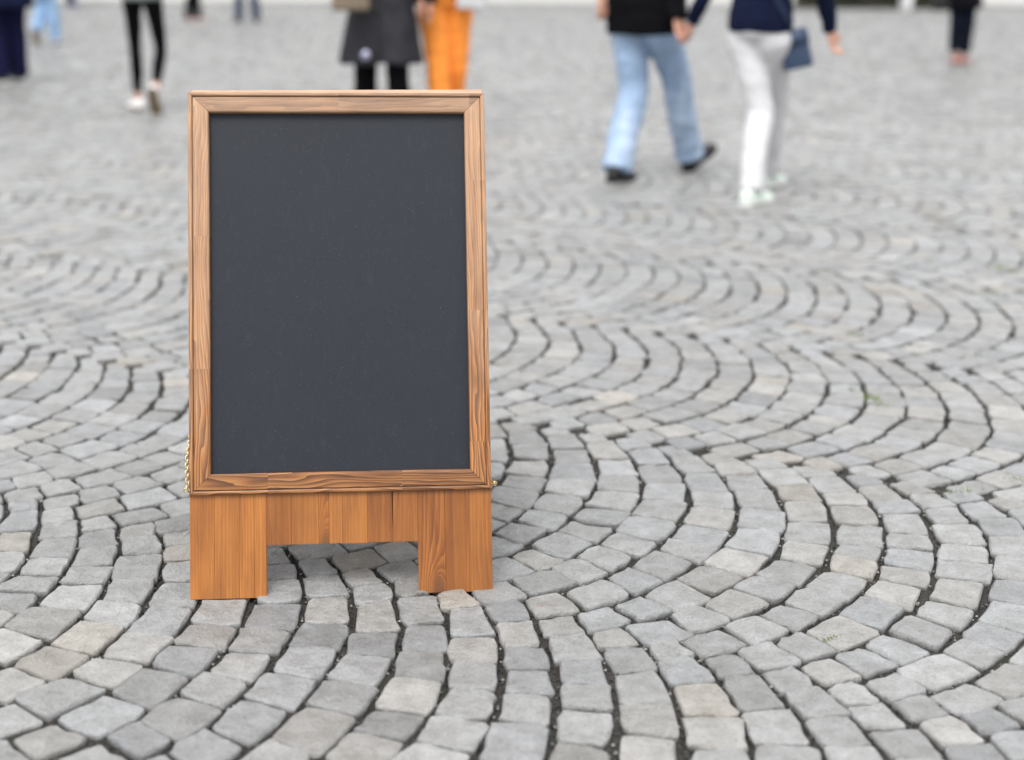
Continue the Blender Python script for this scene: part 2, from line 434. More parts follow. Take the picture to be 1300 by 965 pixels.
M_FRAME = mat_wood('stained_pine_frame', (.075, .028, .008), (.27, .105, .028), (.43, .205, .068), ring=80, contrast=1.15, rough=.42, wob=12, wz=2.2, streak=.5, coat=.45, fade=(.42, .287, .192))
M_PLANK = mat_wood('stained_pine_planks', (.17, .052, .009), (.315, .115, .022), (.46, .205, .056), ring=100, contrast=.16, rough=.42, wob=6.0, wz=1.3, streak=.38)
M_KNOT = mat_wood('stained_pine_knotty', (.15, .046, .008), (.315, .108, .019), (.46, .195, .049), ring=95, contrast=.7, rough=.42, wob=5.0, wz=1.2, knot=(.012, -.112), streak=.5)
M_KNOT2 = mat_wood('stained_pine_small_knot', (.15, .046, .008), (.325, .112, .019), (.47, .200, .050), ring=95, contrast=.45, rough=.42, wob=5.0, wz=1.2, knot=(.004, -.070), streak=.5)

def mat_chalk():
    n = N('blackboard_paint'); geo = n.new('NewGeometry'); P = geo.outputs['Position']
    n1 = n.noise(n.mapping(P, (75, 75, 9)), 1, 5, .7); n2 = n.noise(P, 5, 4, .6, 1.0); n3 = n.noise(P, 420, 2, .5)
    c = n.mixc(n.ramp(n2, [(.3, (0, 0, 0)), (.75, (.5, .5, .5))]), (.0118, .0150, .0225, 1), (.0150, .0195, .0285, 1))
    c = n.mixc(n.ramp(n1, [(.55, (0, 0, 0)), (.80, (.11, .11, .11))]), c, (.085, .09, .10, 1))
    c = n.mixc(n.ramp(n3, [(.69, (0, 0, 0)), (.78, (.55, .55, .55))]), c, (.16, .165, .17, 1))
    n.lk(c, n.b.inputs['Base Color']); n.set(Roughness=.55, Specular_IOR_Level=.3)
    n.lk(n.bump(n3, .12, .0008), n.b.inputs['Normal'])
    return n.m
M_CHALK = mat_chalk()
def mat_metal(name, col, rough):
    n = N(name); n.set(Base_Color=(*col, 1), Metallic=1.0, Roughness=rough)
    geo = n.new('NewGeometry'); n.lk(n.bump(n.noise(geo.outputs['Position'], 500, 2), .1, .0005), n.b.inputs['Normal'])
    return n.m
M_BRASS = mat_metal('brass', (.66, .53, .30), .38)

W_, L_, VB, FWD = 0.6085, 1.0315, 0.2068, 0.0425
LEAN, YAW, SR = rad(19.298), rad(5.4801), rad(-.3467)
yawm = Matrix.Rotation(YAW, 4, 'Z')
board = empty('sandwich_board', (-0.6414, 2.6067, -.003), YAW)
tag(board, 'blank wooden A-frame chalkboard sign standing on the cobblestones', 'chalkboard sign')
FM = Matrix.Rotation(-LEAN, 4, 'X') @ Matrix.Rotation(-SR, 4, 'Y')      # sheet frame of the front leaf: x across, z up the slope, y to the back
T = Matrix.Translation

def rail(name, length, profile, M, parent, mat, mitre=(True, True)):
    """moulding extruded along local z; profile = (distance from outer edge, y); mitred ends at 45 degrees"""
    bm = bmesh.new(); a, b = [], []
    for (d, y) in profile:
        a.append(bm.verts.new((d, y, d + .0005 if mitre[0] else 0))); b.append(bm.verts.new((d, y, length - (d + .0005 if mitre[1] else 0))))
    k = len(profile)
    for i in range(k):
        j = (i + 1) % k; bm.faces.new((a[i], a[j], b[j], b[i]))
    bm.faces.new(a[::-1]); bm.faces.new(b)
    o = from_bm(name, bm, mat, parent, smooth=False); o.matrix_local = M
    return o
# outer bead, dark quirk, broad flat, eased inner lip
PROF = [(0, .026), (0, -.0025), (.0010, -.0048), (.0030, -.0060), (.0060, -.0062), (.0078, -.0052), (.0085, -.0030), (.0088, -.0004), (.0098, -.0004), (.0102, -.0030), (.0110, -.0042),
        (.0370, -.0055), (.0395, -.0052), (.0415, -.0038), (.0425, -.0012), (.0425, .026)]
def leaf_rails(F, parent, g=.0004):
    # stiles: local z along the slope; local x towards the middle
    st = FWD
    zl = L_ - VB
    rail('stile', zl, PROF, F @ T((0, 0, VB)), parent, M_FRAME)
    rail('stile', zl, PROF, F @ T((W_, 0, L_)) @ Matrix.Rotation(PI, 4, 'Y'), parent, M_FRAME)
    rail('top_rail', W_ - 2 * g, PROF, F @ T((g, 0, L_ - g * 2)) @ Matrix.Rotation(PI / 2, 4, 'Y'), parent, M_FRAME)
    rail('bottom_rail', W_ - 2 * g, PROF, F @ T((W_ - g, 0, VB + g * 2)) @ Matrix.Rotation(-PI / 2, 4, 'Y'), parent, M_FRAME)

def plank(parent, M, x0, x1, z0, z1, y0=.0035, y1=.0225, bev=.0007, xa=None, shape=None):
    """one glued board; shape = list of (x, z) outline when it is not a plain rectangle"""
    g = .00012
    out = shape or [(x0 + g, z0), (x1 - g, z0), (x1 - g, z1), (x0 + g, z1)]
    mx = sum(p[0] for p in out) / len(out); mz = sum(p[1] for p in out) / len(out)
    bm = bmesh.new()
    f = [bm.verts.new((x - mx, y0, z - mz)) for x, z in out]; b = [bm.verts.new((x - mx, y1, z - mz)) for x, z in out]
    k = len(out); bm.faces.new(f); bm.faces.new(b[::-1])
    for i in range(k): bm.faces.new((f[i], b[i], b[(i + 1) % k], f[(i + 1) % k]))
    bmesh.ops.bevel(bm, geom=[e for e in bm.edges if abs(e.verts[0].co.y - y0) < 1e-6 and abs(e.verts[1].co.y - y0) < 1e-6], offset=bev * .5, segments=1, affect='EDGES')
    o = from_bm('plank', bm, M_PLANK, parent, smooth=False); o.matrix_local = M @ T((mx, 0, mz))
    return o

def base_board(F, parent, crack=True):
    base = empty('base_board'); base.parent = parent
    A, B, C = .1519, .4575, .1046; TOP = VB + .030
    u = lambda px: (px - 241) / 385.5 * W_
    for x0, x1 in ((0, u(272)), (u(272), u(303)), (u(303), u(322)), (u(322), A)):
        plank(base, F, x0, x1, 0, TOP)
    xs_ = [A, u(369), u(404), u(417), u(434), u(466), u(499), B]
    for i in range(len(xs_) - 1):
        x0, x1 = xs_[i], xs_[i + 1]; c0 = C + random.uniform(-.0006, .0006)
        sh = None
        if i == 5 and crack:      # the split that has opened below the rail
            sh = [(x0 + .0001, c0), (x1 - .0001, c0), (x1 - .0001, C + .018), (x1 - .0012, C + .045), (x1 - .0020, C + .075), (x1 - .0026, TOP), (x0 + .0001, TOP)]
        pk = plank(base, F, x0, x1, c0, TOP, shape=sh)
        if crack and i == 2: pk.data.materials[0] = M_KNOT2
    for x0, x1 in ((B, u(566)), (u(566), u(597)), (u(597), W_)):
        pk = plank(base, F, x0, x1, 0, TOP)
        if crack and x1 == u(566): pk.data.materials[0] = M_KNOT
    # batten added unseen behind the boards, blocks the light through the split
    bm = bmesh.new(); bmesh.ops.create_cube(bm, size=1)
    for v in bm.verts: v.co = Vector((W_ / 2 + v.co.x * W_ * .9, .030 + v.co.y * .014, C + .065 + v.co.z * .09))
    o = from_bm('crack_backing', bm, M_PLANK, base, smooth=False); o.matrix_local = F
    return base

def panel(F, parent, name='chalkboard_panel'):
    bm = bmesh.new(); i = FWD - .006
    bmesh.ops.create_cube(bm, size=1)
    for v in bm.verts:
        v.co = Vector(((W_ / 2 + v.co.x * (W_ - 2 * i)), .0140 + v.co.y * .008, (L_ + VB) / 2 + v.co.z * (L_ - VB - 2 * i)))
    o = from_bm(name, bm, M_CHALK, parent, smooth=False); o.matrix_local = F
    return o
leaf_rails(FM, board); panel(FM, board); base_board(FM, board)
# rear leaf: the same sheet turned round, hinged along the top
topc = FM @ Vector((W_ / 2, .0285, L_ - .002))
RM = T(topc) @ Matrix.Rotation(PI, 4, 'Z') @ Matrix.Rotation(-LEAN * 1.0, 4, 'X') @ T((-W_ / 2, -.0285, -(L_ - .002)))
rear = empty('rear_leaf'); rear.parent = board
leaf_rails(RM, rear); panel(RM, rear, 'rear_chalkboard_panel')
bm = bmesh.new()
A, B, C = .1519, .4575, .1046
out = [(0, 0), (A, 0), (A, C), (B, C), (B, 0), (W_, 0), (W_, VB + .03), (0, VB + .03)]
f = [bm.verts.new((x, .0035, z)) for x, z in out]; b = [bm.verts.new((x, .0225, z)) for x, z in out]
bm.faces.new(f); bm.faces.new(b[::-1])
for i in range(8): bm.faces.new((f[i], b[i], b[(i + 1) % 8], f[(i + 1) % 8]))
o = from_bm('rear_base_board', bm, M_PLANK, rear, smooth=False); o.matrix_local = RM
# hinges on top
for hx in (.12, W_ - .12):
    bm = bmesh.new(); bmesh.ops.create_cone(bm, cap_ends=True, segments=10, radius1=.004, radius2=.004, depth=.05, matrix=Matrix.Rotation(PI / 2, 4, 'Y'))
    o = from_bm('hinge', bm, M_BRASS, board); o.location = FM @ Vector((hx, .031, L_ - .014))

def torus(bm, M, R, r, stretch=1.0, n=14, m=6):
    vs_ = [[bm.verts.new(M @ Vector(((R + r * math.cos(b)) * math.cos(a) * stretch, (R + r * math.cos(b)) * math.sin(a), r * math.sin(b))))
            for b in [2 * PI * j / m for j in range(m)]] for a in [2 * PI * i / n for i in range(n)]]
    for i in range(n):
        for j in range(m):
            bm.faces.new((vs_[i][j], vs_[(i + 1) % n][j], vs_[(i + 1) % n][(j + 1) % m], vs_[i][(j + 1) % m]))

def chain(path, parent):
    """links along a polyline, each a quarter turn from the last"""
    P = [Vector(p) for p in path]; seg = [(P[i + 1] - P[i]).length for i in range(len(P) - 1)]; tot = sum(seg)
    k = int(tot / .0072); bm = bmesh.new()
    def at(s):
        for i, l in enumerate(seg):
            if s <= l or i == len(seg) - 1: return P[i].lerp(P[i + 1], min(1, s / l)), (P[i + 1] - P[i]).normalized()
            s -= l
    for i in range(k):
        p, d = at((i + .5) * tot / k)
        q = d.to_track_quat('X', 'Z').to_matrix().to_4x4()
        torus(bm, T(p) @ q @ Matrix.Rotation(i % 2 * PI / 2 + .4, 4, 'X'), .0040, .0013, 1.5, 10, 5)
    return from_bm('chain', bm, M_BRASS, parent)
for side in (0, 1):
    x = -.004 if side == 0 else W_ + .004; s = -1 if side == 0 else 1
    eye_f = FM @ Vector((x + s * .004, .006, VB + .012))
    eye_r = RM @ Vector(((W_ - x) - s * .004, .006, VB + .012))
    for e in (eye_f, eye_r):
        bm = bmesh.new(); torus(bm, Matrix.Rotation(PI / 2, 4, 'X'), .0042, .0013, 1, 12, 6)
        bmesh.ops.create_cone(bm, cap_ends=True, segments=8, radius1=.0013, radius2=.0013, depth=.012, matrix=T((-s * .009, 0, 0)) @ Matrix.Rotation(PI / 2, 4, 'Y'))
        o = from_bm('screw_eye', bm, M_BRASS, board); o.location = e
    pts = []
    for i in range(25):
        t = i / 24; p = eye_f.lerp(eye_r, t); p.z -= .05 * 4 * t * (1 - t) ; p.x -= s * .010 * min(1, t * 6)
        pts.append(p)
    if side == 0:    # the spare end of the left chain is drawn up beside the frame
        pts = [FM @ Vector((.0020 - .0050 * math.sin(PI * min(1, t * 1.0)) - .0045 * (1 - t), .003 + .012 * t, VB + .012 + .113 * t)) for t in [i / 20 for i in range(21)]]
    chain(pts, board)

# ------------------------------------------------------------------ people
def mat_cloth(name, col, rough=.9, weave=900, fold=.35, sheen=.0, fade=None, mottle=.25, spec=.25):
    n = N(name); tcn = n.new('TexCoord'); P = tcn.outputs['Object']
    a = n.noise(P, 7, 4, .6); w = n.noise(P, weave, 1, .5)
    lo = tuple(c * (1 - mottle) for c in col); hi = tuple(min(1, c * (1 + mottle)) for c in col)
    c = n.ramp(a, [(.32, lo), (.68, hi)])
    if fade:       # washed-out denim over thigh, seat and knee
        f = n.noise(n.mapping(P, (6, 6, 2.2)), 1, 3, .5)
        c = n.mixc(n.ramp(f, [(.45, (0, 0, 0)), (.68, (.8, .8, .8))]), c, fade)
    c = n.mixc(.25, c, n.ramp(w, [(.35, (.7, .7, .7)), (.65, (1.2, 1.2, 1.2))]), 'MULTIPLY')
    n.lk(c, n.b.inputs['Base Color']); n.set(Roughness=rough, Specular_IOR_Level=spec, Sheen_Weight=sheen)
    b = n.bump(n.noise(n.mapping(P, (16, 16, 9)), 1, 3, .5, .6), fold, .02); b = n.bump(w, .15, .001, b)
    n.lk(b, n.b.inputs['Normal'])
    return n.m

def mat_skin(name, col):
    n = N(name); tcn = n.new('TexCoord'); a = n.noise(tcn.outputs['Object'], 18, 4, .6)
    c = n.ramp(a, [(.3, tuple(x * y for x, y in zip(col, (.88, .80, .78)))), (.7, col)])
    n.lk(c, n.b.inputs['Base Color']); n.set(Roughness=.5, Subsurface_Weight=.08); n.b.inputs['Subsurface Radius'].default_value = (.02, .008, .004)
    return n.m
SKIN = mat_skin('skin', (.56, .31, .22)); SKIN2 = mat_skin('skin_tanned', (.42, .215, .145))
def plain(name, col, rough=.6, spec=.4):
    n = N(name); tcn = n.new('TexCoord'); a = n.noise(tcn.outputs['Object'], 40, 4, .6)
    n.lk(n.ramp(a, [(.3, tuple(c * .85 for c in col)), (.7, tuple(min(1, c * 1.1) for c in col))]), n.b.inputs['Base Color'])
    n.set(Roughness=rough, Specular_IOR_Level=spec); n.lk(n.bump(a, .1, .003), n.b.inputs['Normal']); return n.m
M_EYE = plain('eye', (.25, .2, .17), .2); 
def hairmat(name, col):
    n = N(name); tcn = n.new('TexCoord'); a = n.noise(n.mapping(tcn.outputs['Object'], (160, 160, 14)), 1, 3, .6)
    n.lk(n.ramp(a, [(.3, tuple(c * .5 for c in col)), (.7, tuple(c * 1.3 for c in col))]), n.b.inputs['Base Color'])
    n.set(Roughness=.45); n.lk(n.bump(a, .6, .006), n.b.inputs['Normal']); return n.m
HAIR = {'brown': hairmat('brown_hair', (.07, .035, .018)), 'dark': hairmat('dark_hair', (.018, .013, .01)), 'grey': hairmat('grey_hair', (.3, .29, .28)), 'blond': hairmat('blond_hair', (.32, .20, .08))}

def ring_loft(bm, rings, n=16):
    """rings: (centre, x axis, y axis, rx, ry[, power]); closed at both ends"""
    R = []
    for c, xa, ya, rx, ry in rings:
        R.append([bm.verts.new(c + xa * (rx * math.cos(2 * PI * i / n)) + ya * (ry * math.sin(2 * PI * i / n))) for i in range(n)])
    for a, b in zip(R, R[1:]):
        for i in range(n): bm.faces.new((a[i], a[(i + 1) % n], b[(i + 1) % n], b[i]))
    bm.faces.new(R[0][::-1]); bm.faces.new(R[-1])

def tube(bm, pts, radii, flat=1.0, ref=Vector((1, 0, 0)), n=14, sub=4):
    """limb through pts with radii (Catmull-Rom in between)"""
    P = [Vector(p) for p in pts]; k = len(P)
    S, Rr = [], []
    for i in range(k - 1):
        p0, p1, p2, p3 = P[max(0, i - 1)], P[i], P[i + 1], P[min(k - 1, i + 2)]
        for j in range(sub):
            t = j / sub
            lin = p1.lerp(p2, t)
            cr = .5 * ((2 * p1) + (p2 - p0) * t + (2 * p0 - 5 * p1 + 4 * p2 - p3) * t * t + (3 * p1 - p0 - 3 * p2 + p3) * t ** 3)
            S.append(lin.lerp(cr, .6)); tt = t * t * (3 - 2 * t); Rr.append(radii[i] * (1 - tt) + radii[i + 1] * tt)
    S.append(P[-1]); Rr.append(radii[-1])
    rings = []
    for i, p in enumerate(S):
        d = (S[min(i + 1, len(S) - 1)] - S[max(i - 1, 0)]).normalized()
        xa = (ref - d * ref.dot(d)); xa = xa.normalized() if xa.length > 1e-4 else d.orthogonal().normalized()
        ya = d.cross(xa).normalized()
        rings.append((p, xa, ya, Rr[i], Rr[i] * flat))
    ring_loft(bm, rings, n)

def ball(bm, c, r):
    bmesh.ops.create_icosphere(bm, subdivisions=3, radius=1, matrix=T(c) @ Matrix.Diagonal((r[0], r[1], r[2], 1)))

def fuse(name, bm, mat, parent, voxel=.012, smooth=3, fold=0.0, fscale=9.0, seed=0, zf=1.7):
    """unite the overlapping volumes of bm into one continuous skin"""
    bmesh.ops.recalc_face_normals(bm, faces=bm.faces)
    me = bpy.data.meshes.new('tmp'); bm.to_mesh(me); bm.free()
    o = bpy.data.objects.new('tmp', me); COL.objects.link(o)
    m = o.modifiers.new('r', 'REMESH'); m.mode = 'VOXEL'; m.voxel_size = voxel
    s = o.modifiers.new('s', 'SMOOTH'); s.factor = .5; s.iterations = smooth
    dg = bpy.context.evaluated_depsgraph_get(); dg.update()
    out = bpy.data.meshes.new_from_object(o.evaluated_get(dg)); out.name = name
    bpy.data.objects.remove(o); bpy.data.meshes.remove(me)
    if fold:
        nv_ = len(out.vertices); co = np.empty(nv_ * 3, np.float32); out.vertices.foreach_get('co', co); co = co.reshape(-1, 3)
        no = np.empty(nv_ * 3, np.float32); out.vertex_normals.foreach_get('vector', no); no = no.reshape(-1, 3)
        sd_ = seed * 7.7
        d = np.array([noise.noise(Vector((x * fscale + sd_, y * fscale, z * fscale * zf))) + .5 * noise.noise(Vector((x * fscale * .7 + 3, y * fscale * .7 + sd_, z * fscale * 2 * zf))) for x, y, z in co])
        co = co + no * (d * fold)[:, None]; out.vertices.foreach_set('co', co.astype(np.float32).ravel())
    out.materials.clear(); out.materials.append(mat)
    return link(name, out, mat, parent)

def ik(a, b, l1, l2, pole):
    """middle joint of a two-bone limb from a to b, bending towards pole"""
    d = b - a; L = d.length
    if L > (l1 + l2) * .999: b = a + d * ((l1 + l2) * .999 / L); d = b - a; L = d.length
    u = d / L; x = (l1 * l1 - l2 * l2 + L * L) / (2 * L); h_ = math.sqrt(max(l1 * l1 - x * x, 0))
    pp = pole - u * pole.dot(u); pp.normalize()
    return a + u * x + pp * h_, b

def foot_frame(spec):
    """spec: mode, x(side), y(fwd), pitch (deg, + heel up), yaw (deg, + to the right)"""
    mode, x, y, pitch, yaw = spec; q, w = rad(pitch), rad(yaw)
    f = Vector((math.sin(w), math.cos(w), 0)); upv = Vector((0, 0, 1))
    F = f * math.cos(q) - upv * math.sin(q); U = upv * math.cos(q) + f * math.sin(q)
    C = Vector((x, y, .002))
    org = {'flat': C, 'toe': C - F * .165, 'heel': C + F * .058, 'ball': C - F * .115}[mode]
    return org, F, U, F.cross(U)

def shoe(name, org, F, U, S, parent, upper, sole, sc=1.0, high=.075):
    bm = bmesh.new(); rings = []
    prof = [(-.066, .018, .035, .052), (-.058, .030, .036, high), (-.03, .035, .0375, high + .008), (.015, .036, .038, high), (.055, .039, .031, .064), (.095, .045, .027, .054), (.135, .043, .024, .047), (.168, .033, .020, .038), (.186, .016, .016, .028)]
    n = 14
    R = []
    for y, w, zc, top in prof:
        ring = []
        for i in range(n):
            a = 2 * PI * i / n; cx_, sz = math.cos(a), math.sin(a)
            z = .014 if sz < -.5 else .014 + (top - .014) * (sz + .5) / 1.5
            ww = w * (abs(cx_) ** .6) * (1 if cx_ >= 0 else -1)
            ring.append(bm.verts.new(org + (F * y + S * ww + U * z) * sc))
        R.append(ring)
    for a, b in zip(R, R[1:]):
        for i in range(n): bm.faces.new((a[i], a[(i + 1) % n], b[(i + 1) % n], b[i]))
    bm.faces.new(R[0][::-1]); bm.faces.new(R[-1])
    o = from_bm(name, bm, upper, parent)
    bm = bmesh.new(); lo, hi = [], []
    outl = []
    for y, w, zc, top in prof: outl.append((w * 1.10 + .001, y * 1.03))
    pts = [(w, y) for w, y in outl] + [(-w, y) for w, y in outl[::-1]]
    for zz, ring in ((.0, lo), (.020, hi)):
        for w, y in pts: ring.append(bm.verts.new(org + (F * y + S * w + U * (zz + (.010 if y > .16 and zz == 0 else 0))) * sc))
    k = len(pts)
    for i in range(k): bm.faces.new((lo[i], lo[(i + 1) % k], hi[(i + 1) % k], hi[i]))
    bm.faces.new(lo[::-1]); bm.faces.new(hi)
    from_bm('sole', bm, sole, o, smooth=False)
    return o

def hand(bm, wrist, D, Nn, Tt, sc=1.0, curl=.5):
    """palm, four fingers of unequal length and a thumb from the side of the palm; D along, Nn palm normal, Tt thumb side"""
    p = lambda a, b, c: wrist + (D * a + Tt * b + Nn * c) * sc
    rings = [(p(-.02, 0, 0), Tt, Nn, .027 * sc, .022 * sc), (p(.02, .002, 0), Tt, Nn, .034 * sc, .019 * sc), (p(.06, 0, .002), Tt, Nn, .041 * sc, .017 * sc), (p(.092, 0, .004), Tt, Nn, .040 * sc, .014 * sc)]
    ring_loft(bm, rings, 12)
    for b, ln in ((.030, .072), (.010, .082), (-.011, .077), (-.030, .060)):
        pts = [p(.078, b, .002)]; ang = 0; cur = Vector((.09, b * 1.05, .003))
        pts.append(p(*cur))
        for fr, add in ((.45, curl * .6), (.32, curl), (.23, curl * .8)):
            ang += add; cur = cur + Vector((math.cos(ang) * ln * fr, b * .06, math.sin(ang) * ln * fr)); pts.append(p(*cur))
        tube(bm, pts, [.0095 * sc, .0095 * sc, .0088 * sc, .008 * sc, .0066 * sc], n=8, sub=2, ref=Tt)
    tube(bm, [p(.015, .022, .006), p(.040, .043, .014), p(.066, .052, .022), p(.088, .050, .030)], [.014 * sc, .012 * sc, .010 * sc, .008 * sc], n=8, sub=2, ref=Nn)

def person(label, x, y, heading, feet, H=1.70, build=1.0, hip=None, hipz=None, lean=.02, arms=None, skin=SKIN, hair='brown', long_hair=False,
           top=None, top_mat=None, legs='straight', leg_mat=None, shoe_mats=None, group=None, voxel=.011, bare_ankle=False, shoe_high=.075, hem=None, flare=0., curl=.5, seed=0, open_front=False):
    root = empty('person', (x, y, -.004), -rad(heading)); tag(root, label, 'person', group)
    s = H / 1.70
    # feet
    FR = [foot_frame(f_) for f_ in feet]                    # left, right
    ank = [o_ + U * .085 * s for o_, F, U, S in FR]
    hc = Vector((0, 0, 0)) if hip is None else Vector((hip[0], hip[1], 0))
    l1, l2 = .435 * s, .415 * s
    if hipz is None:
        hipz = min(math.sqrt(max((l1 + l2) ** 2 * .995 - ((ank[i] - hc - Vector(((-.09 if i == 0 else .09) * s, 0, 0))).to_2d().length) ** 2, .3)) + ank[i].z for i in (0, 1))
    hc.z = hipz
    hips = [hc + Vector((-.088 * s * build, 0, 0)), hc + Vector((.088 * s * build, 0, 0))]
    knees = []
    for i in (0, 1):
        kn, _ = ik(hips[i], ank[i], l1, l2, FR[i][1] * .6 + Vector((0, 1, .3))); knees.append(kn)
    neck = hc + Vector((0, lean * 3, .535 * s)); chest = hc.lerp(neck, .68); waist = hc.lerp(neck, .30); shc = hc.lerp(neck, .93)
    sh = [shc + Vector((-.172 * s * build, 0, -.005)), shc + Vector((.172 * s * build, 0, -.005))]
    X, Y, Z = Vector((1, 0, 0)), Vector((0, 1, 0)), Vector((0, 0, 1))
    arms = arms or [None, None]
    el, wr, hd = [], [], []
    for i in (0, 1):
        sg = -1 if i == 0 else 1
        a = arms[i] or dict(w=(sg * .27 * s, .06 if (i + seed) % 2 else -.06, hipz + .02))
        w = Vector(a['w'])
        e, w = ik(sh[i], w, .285 * s, .255 * s, Vector((sg * .35, -1, 0)) if 'pole' not in a else Vector(a['pole']))
        el.append(e); wr.append(w)
        D = Vector(a['dir']).normalized() if 'dir' in a else (w - e).normalized()
        Tt = Vector(a.get('thumb', (0, 1, 0))); Tt = (Tt - D * Tt.dot(D)).normalized(); Nn = D.cross(Tt) * (1 if i == 1 else -1)
        hd.append((D, Nn, Tt))
    # ---- body, one continuous skin
    bm = bmesh.new(); b_ = build * s
    for i in (0, 1):
        tube(bm, [hips[i] + Z * .05, hips[i] - Z * .02, hips[i].lerp(knees[i], .5), knees[i], knees[i].lerp(ank[i], .35) - FR[i][1] * .012, knees[i].lerp(ank[i], .75), ank[i], ank[i] - FR[i][2] * .035],
             [.070 * b_, .070 * b_, .056 * b_, .044 * b_, .043 * b_, .034 * b_, .033 * b_, .030 * b_])
        o_, F, U, S = FR[i]
        tube(bm, [o_ + U * .034 - F * .028, o_ + U * .034 + F * .05, o_ + U * .028 + F * .13], [.015, .018, .014])
        tube(bm, [sh[i], sh[i].lerp(el[i], .5), el[i], el[i].lerp(wr[i], .35), wr[i]], [.050 * b_, .043 * b_, .036 * b_, .036 * b_, .025 * b_])
        hand(bm, wr[i], *hd[i], sc=.92 * s, curl=(arms[i] or {}).get('curl', curl))
        ball(bm, sh[i], (.055 * b_, .055 * b_, .055 * b_))
    ring_loft(bm, [(hc - Z * .04 * s, X, Y, .08 * b_, .06 * b_), (hc - Z * .01, X, Y, .142 * b_, .092 * b_), (hc + Z * .05, X, Y, .142 * b_, .092 * b_), (waist, X, Y, .128 * b_, .090 * b_), (chest - Z * .02, X, Y, .150 * b_, .108 * b_),
                   (shc - Z * .03, X, Y, .150 * b_, .090 * b_), (shc + Z * .02, X, Y, .11 * b_, .065 * b_), (neck + Z * .005, X, Y, .058 * s, .056 * s), (neck + Z * .06 * s + Y * .01, X, Y, .052 * s, .054 * s), (neck + Z * .12 * s + Y * .02, X, Y, .05 * s, .055 * s)], 20)
    hcn = neck + Z * .175 * s + Y * .03
    ring_loft(bm, [(hcn + Z * dz * s + Y * dy * s, X, Y, rx * s, ry * s) for dz, dy, rx, ry in
                   ((-.115, .045, .022, .028), (-.10, .035, .042, .052), (-.07, .022, .058, .074), (-.03, .006, .068, .088), (.01, 0, .073, .094), (.05, -.006, .074, .096), (.085, -.010, .064, .084), (.11, -.012, .042, .056), (.12, -.012, .015, .02))], 20)
    tube(bm, [hcn + Vector((0, .088, .018)) * s, hcn + Vector((0, .100, -.008)) * s, hcn + Vector((0, .112, -.026)) * s], [.008 * s, .010 * s, .013 * s], n=8)
    tube(bm, [hcn + Vector((-.020, .086, -.062)) * s, hcn + Vector((0, .097, -.060)) * s, hcn + Vector((.020, .086, -.062)) * s], [.006 * s, .009 * s, .006 * s], n=8)
    for sg in (-1, 1):
        ball(bm, hcn + Vector((sg * .075, -.005, -.005)) * s, (.010 * s, .018 * s, .030 * s)); ball(bm, hcn + Vector((sg * .03, .083, .028)) * s, (.022 * s, .010 * s, .008 * s))
    fuse('body', bm, skin, root, voxel, 2)
    for sg in (-1, 1):
        bm = bmesh.new(); bmesh.ops.create_icosphere(bm, subdivisions=2, radius=.0115 * s); o = from_bm('eye', bm, M_EYE, root); o.location = hcn + Vector((sg * .030, .083, .006)) * s
    # ---- hair
    bm = bmesh.new()
    ring_loft(bm, [(hcn + Z * dz * s + Y * dy * s, X, Y, rx * s, ry * s) for dz, dy, rx, ry in
                   ((-.05, -.055, .058, .048), (0, -.040, .076, .066), (.04, -.022, .082, .090), (.08, -.014, .076, .098), (.115, -.014, .052, .070), (.132, -.014, .018, .025))], 20)
    if long_hair: tube(bm, [hcn + Vector((0, -.06, .02)) * s, hcn + Vector((0, -.085, -.10)) * s, hcn + Vector((0, -.10, -.22)) * s], [.07 * s, .075 * s, .045 * s], flat=.5)
    fuse('hair', bm, HAIR[hair], root, .012, 3, .006, 25, seed)
    # ---- trousers
    prof = {'straight': (.100, .094, .083, .078, .080, .081, .082), 'loose': (.110, .106, .093, .081, .079, .080, .083), 'slim': (.103, .099, .086, .074, .071, .066, .064), 'leggings': (.092, .086, .069, .053, .055, .040, .036)}[legs]
    bm = bmesh.new()
    for i in (0, 1):
        o_, F, U, S = FR[i]; kn = knees[i]
        end = ank[i] + (U * .055 if bare_ankle else -U * .028)
        mid2 = kn.lerp(ank[i], .4) - F * .010
        tube(bm, [hips[i] + Z * .025 + (hc - hips[i]) * .3, hips[i] - Z * .05, hips[i].lerp(kn, .5), kn, mid2, kn.lerp(ank[i], .78), end], [p_ * b_ * (.8 if q_ == 0 else 1) for q_, p_ in enumerate(prof)])
    wz = .105 if top != 'coat' else .08
    ring_loft(bm, [(hc - Z * .055 * s, X, Y, .095 * b_, .085 * b_), (hc - Z * .03, X, Y, .170 * b_, .120 * b_), (hc + Z * .03, X, Y, .174 * b_, .126 * b_), (hc + Z * wz, X, Y, .148 * b_, .106 * b_), (hc + Z * (wz + .045), X, Y, .135 * b_, .097 * b_)], 20)
    fuse('trousers', bm, leg_mat, root, max(voxel, .011), 3, .006 if legs in ('straight', 'loose') else .004 if legs == 'slim' else .0015, 11, seed)
    # ---- top
    bm = bmesh.new(); hz = (hem if hem is not None else hipz + .0) ; hzv = hz - hc.z
    k = 1.0 + (.15 if top == 'jacket' else .16 if top == 'coat' else .05)
    sl = {'jacket': (.070, .064, .056, .054, .050), 'coat': (.075, .070, .062, .060, .058), 'sweater': (.062, .055, .048, .046, .040)}[top]
    rr = [(hc + Z * hzv, (.175 + flare) * b_ * k, (.128 + flare * .8) * b_ * k)]
    if hzv < -.12: rr.append((hc + Z * (hzv * .45), (.178 + flare * .5) * b_ * k, (.130 + flare * .4) * b_ * k))
